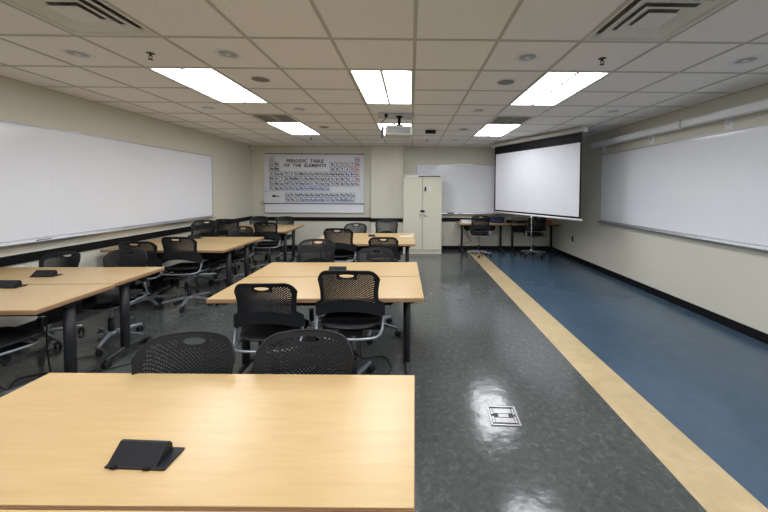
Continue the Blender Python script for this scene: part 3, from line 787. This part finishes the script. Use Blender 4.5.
bm = NB(); box(bm, (0, 0, .035), (.11, .10, .07), bev=.01); simple('tape_dispenser', bm, M_plas, (2.395, 8.02, DT), 'small black box beside the blue bin on the back table', 'box')
t = thing('document_tray', 'grey paper tray on the back corner table behind the screen', 'tray', (2.66, 8.06, DT))
for k in range(2):
    bm = NB(); z = .01+.05*k; b2(bm, -.17, .17, -.12, .12, z, z+.006); b2(bm, -.17, -.163, -.12, .12, z, z+.045); b2(bm, .163, .17, -.12, .12, z, z+.045); b2(bm, -.17, .17, .113, .12, z, z+.045); obj('tray_level', bm, M_spk, t)
bm = NB(); b2(bm, -.15, .15, -.11, .10, .066, .085); obj('paper', bm, M_offw, t)
bm = NB(); box(bm, (0, 0, .045), (.13, .10, .09), bev=.006); simple('card_box', bm, M_orange, (3.20, 7.98, DT), 'small reddish box on the back corner table, left of its twin', 'box')
bm = NB(); box(bm, (0, 0, .04), (.12, .09, .08), bev=.006); simple('card_box', bm, M_orange, (3.36, 8.0, DT), 'small reddish box on the back corner table, nearest the right wall', 'box')
bm = NB(); box(bm, (0, 0, .0015), (.22, .09, .003)); simple('paper_label', bm, M_white, (-.08, 5.58, DT), 'small white paper on the right end of the farthest middle tables', 'paper')
t = thing('computer_tower', 'black box hung below the back corner table behind the screen', 'computer', (2.675, 8.10, 0))
bm = NB(); box(bm, (0, 0, .585), (.25, .20, .14), bev=.01); obj('case_body', bm, M_plas, t)
bm = NB(); b2(bm, -.135, -.125, -.05, .05, .50, .676); b2(bm, .125, .135, -.05, .05, .50, .676); b2(bm, -.135, .135, -.05, .05, .50, .512); obj('hanger_strap', bm, M_leg, t)

# ------------------------------------------------------------------ floor boxes, cables
def make_fbox():
    t = thing('floor_box', '', 'floor outlet')
    bm = NB(); s = .098
    for q in (-1, 1):
        b2(bm, q*s, q*(s-.014), -s, s, .0, .005, bev=.001); b2(bm, -s+.014, s-.014, q*s, q*(s-.014), .0, .005, bev=.001)
    obj('rim', bm, M_steel, t)
    bm = NB(); b2(bm, -.084, .084, -.084, .084, 0, .0015); obj('recess', bm, M_leg, t)
    for q in (-1, 1):
        bm = NB(); b2(bm, -.062, .062, q*.022, q*.070, .0015, .004, bev=.001); b2(bm, -.080, -.066, q*.01, q*.07, .0015, .004); b2(bm, .066, .080, q*.01, q*.07, .0015, .004); fl = obj('flap', bm, M_steel, t)
    bm = NB(); b2(bm, -.035, .035, -.018, .018, .0015, .0045, bev=.001); obj('latch', bm, M_steel, t)
    remember(t); return t
F0 = make_fbox()
for n, (x, y, l) in enumerate([(.635, 2.19, 'square steel floor outlet box in the grey floor, in the bright reflection'), (.595, 5.22, 'small far floor outlet box in the grey floor beyond the tables')]):
    o = F0 if n == 0 else copy_tree(F0)
    o.location = (x, y, 0); o.rotation_euler = (0, 0, R(-3)); o['label'] = l; o['group'] = 'floor outlet boxes'
def cable(pts, label, r=.005):
    bm = NB(); tube(bm, pts, r, 8, sub=6); o = obj('power_cable', bm, M_rub); tag(o, label, 'cable')
cable([(-.50, 2.86, .62), (-.45, 2.85, .35), (-.42, 2.8, .10), (-.36, 2.72, .006), (-.22, 2.66, .006), (-.16, 2.80, .006), (-.25, 2.98, .006), (-.42, 2.95, .006), (-.55, 3.1, .006)], 'black cable looping on the floor under the middle table')
cable([(-2.80, 2.55, .6), (-2.82, 2.56, .3), (-2.86, 2.62, .02), (-2.98, 2.70, .006), (-3.12, 2.62, .006), (-3.0, 2.48, .006), (-2.80, 2.52, .006), (-2.60, 2.72, .006), (-2.38, 2.9, .006), (-2.30, 3.1, .006), (-2.5, 3.3, .006)], 'black cable coiled on the floor under the front left table')
cable([(1.33, 8.1, .6), (1.42, 8.05, .35), (1.50, 8.1, .28), (1.35, 8.2, .2), (1.22, 8.3, .15), (1.2, 8.36, .12)], 'thin cable drooping under the back wall table right of the cabinet', .006)
cable([(-2.9, 2.4, .7), (-3.03, 2.3, .55), (-3.0, 2.32, .3), (-2.95, 2.4, .05), (-2.8, 2.5, .006), (-2.5, 2.55, .006)], 'thin black cord hanging from the front left table near the photo edge', .004)
for n, (x, y, l) in enumerate([(-2.79, 2.36, 'small red-lit plug end under the front left table'), (-2.86, 4.55, 'small red plug end under the second left tables')]):
    bm = NB(); box(bm, (0, 0, .0), (.03, .025, .02), bev=.005); o = obj('plug_end', bm, M_redlit, None, (x, y, .30 if n == 0 else .34)); 
    o.location.z = .011
    tag(o, l, 'plug')

# ------------------------------------------------------------------ world, camera, view
wd = bpy.data.worlds.new('world'); bpy.context.scene.world = wd; wd.use_nodes = True
wd.node_tree.nodes['Background'].inputs[0].default_value = (0.5, 0.55, 0.6, 1); wd.node_tree.nodes['Background'].inputs[1].default_value = 0.05
cam = bpy.data.cameras.new('camera'); co = bpy.data.objects.new('camera', cam); C.objects.link(co)
F, CX, CY = 329.96, 414.51, 199.02
yaw, pit, rol = R(-.6217), R(1.598), R(.3456)
fw = Vector((-math.sin(yaw)*math.cos(pit), math.cos(yaw)*math.cos(pit), -math.sin(pit)))
rt0 = Vector((math.cos(yaw), math.sin(yaw), 0)); up0 = rt0.cross(fw)
rt = rt0*math.cos(rol)+up0*math.sin(rol); up = up0*math.cos(rol)-rt0*math.sin(rol)
m = Matrix((rt, up, -fw)).transposed().to_4x4(); m.translation = Vector((0, 0, 1.530)); co.matrix_world = m
cam.sensor_fit = 'HORIZONTAL'; cam.sensor_width = 36; cam.lens = F/768*36
cam.shift_x = (384-CX)/768; cam.shift_y = (CY-256)/768
cam.clip_start = .02
sc = bpy.context.scene; sc.camera = co
vs = sc.view_settings; vs.view_transform = 'Standard'; vs.look = 'None'; vs.gamma = 1; vs.exposure = 0.33; vs.use_curve_mapping = False
try:
    sc.cycles.max_bounces = 8; sc.cycles.diffuse_bounces = 5; sc.cycles.use_denoising = True; sc.cycles.sample_clamp_indirect = 6
except Exception: pass
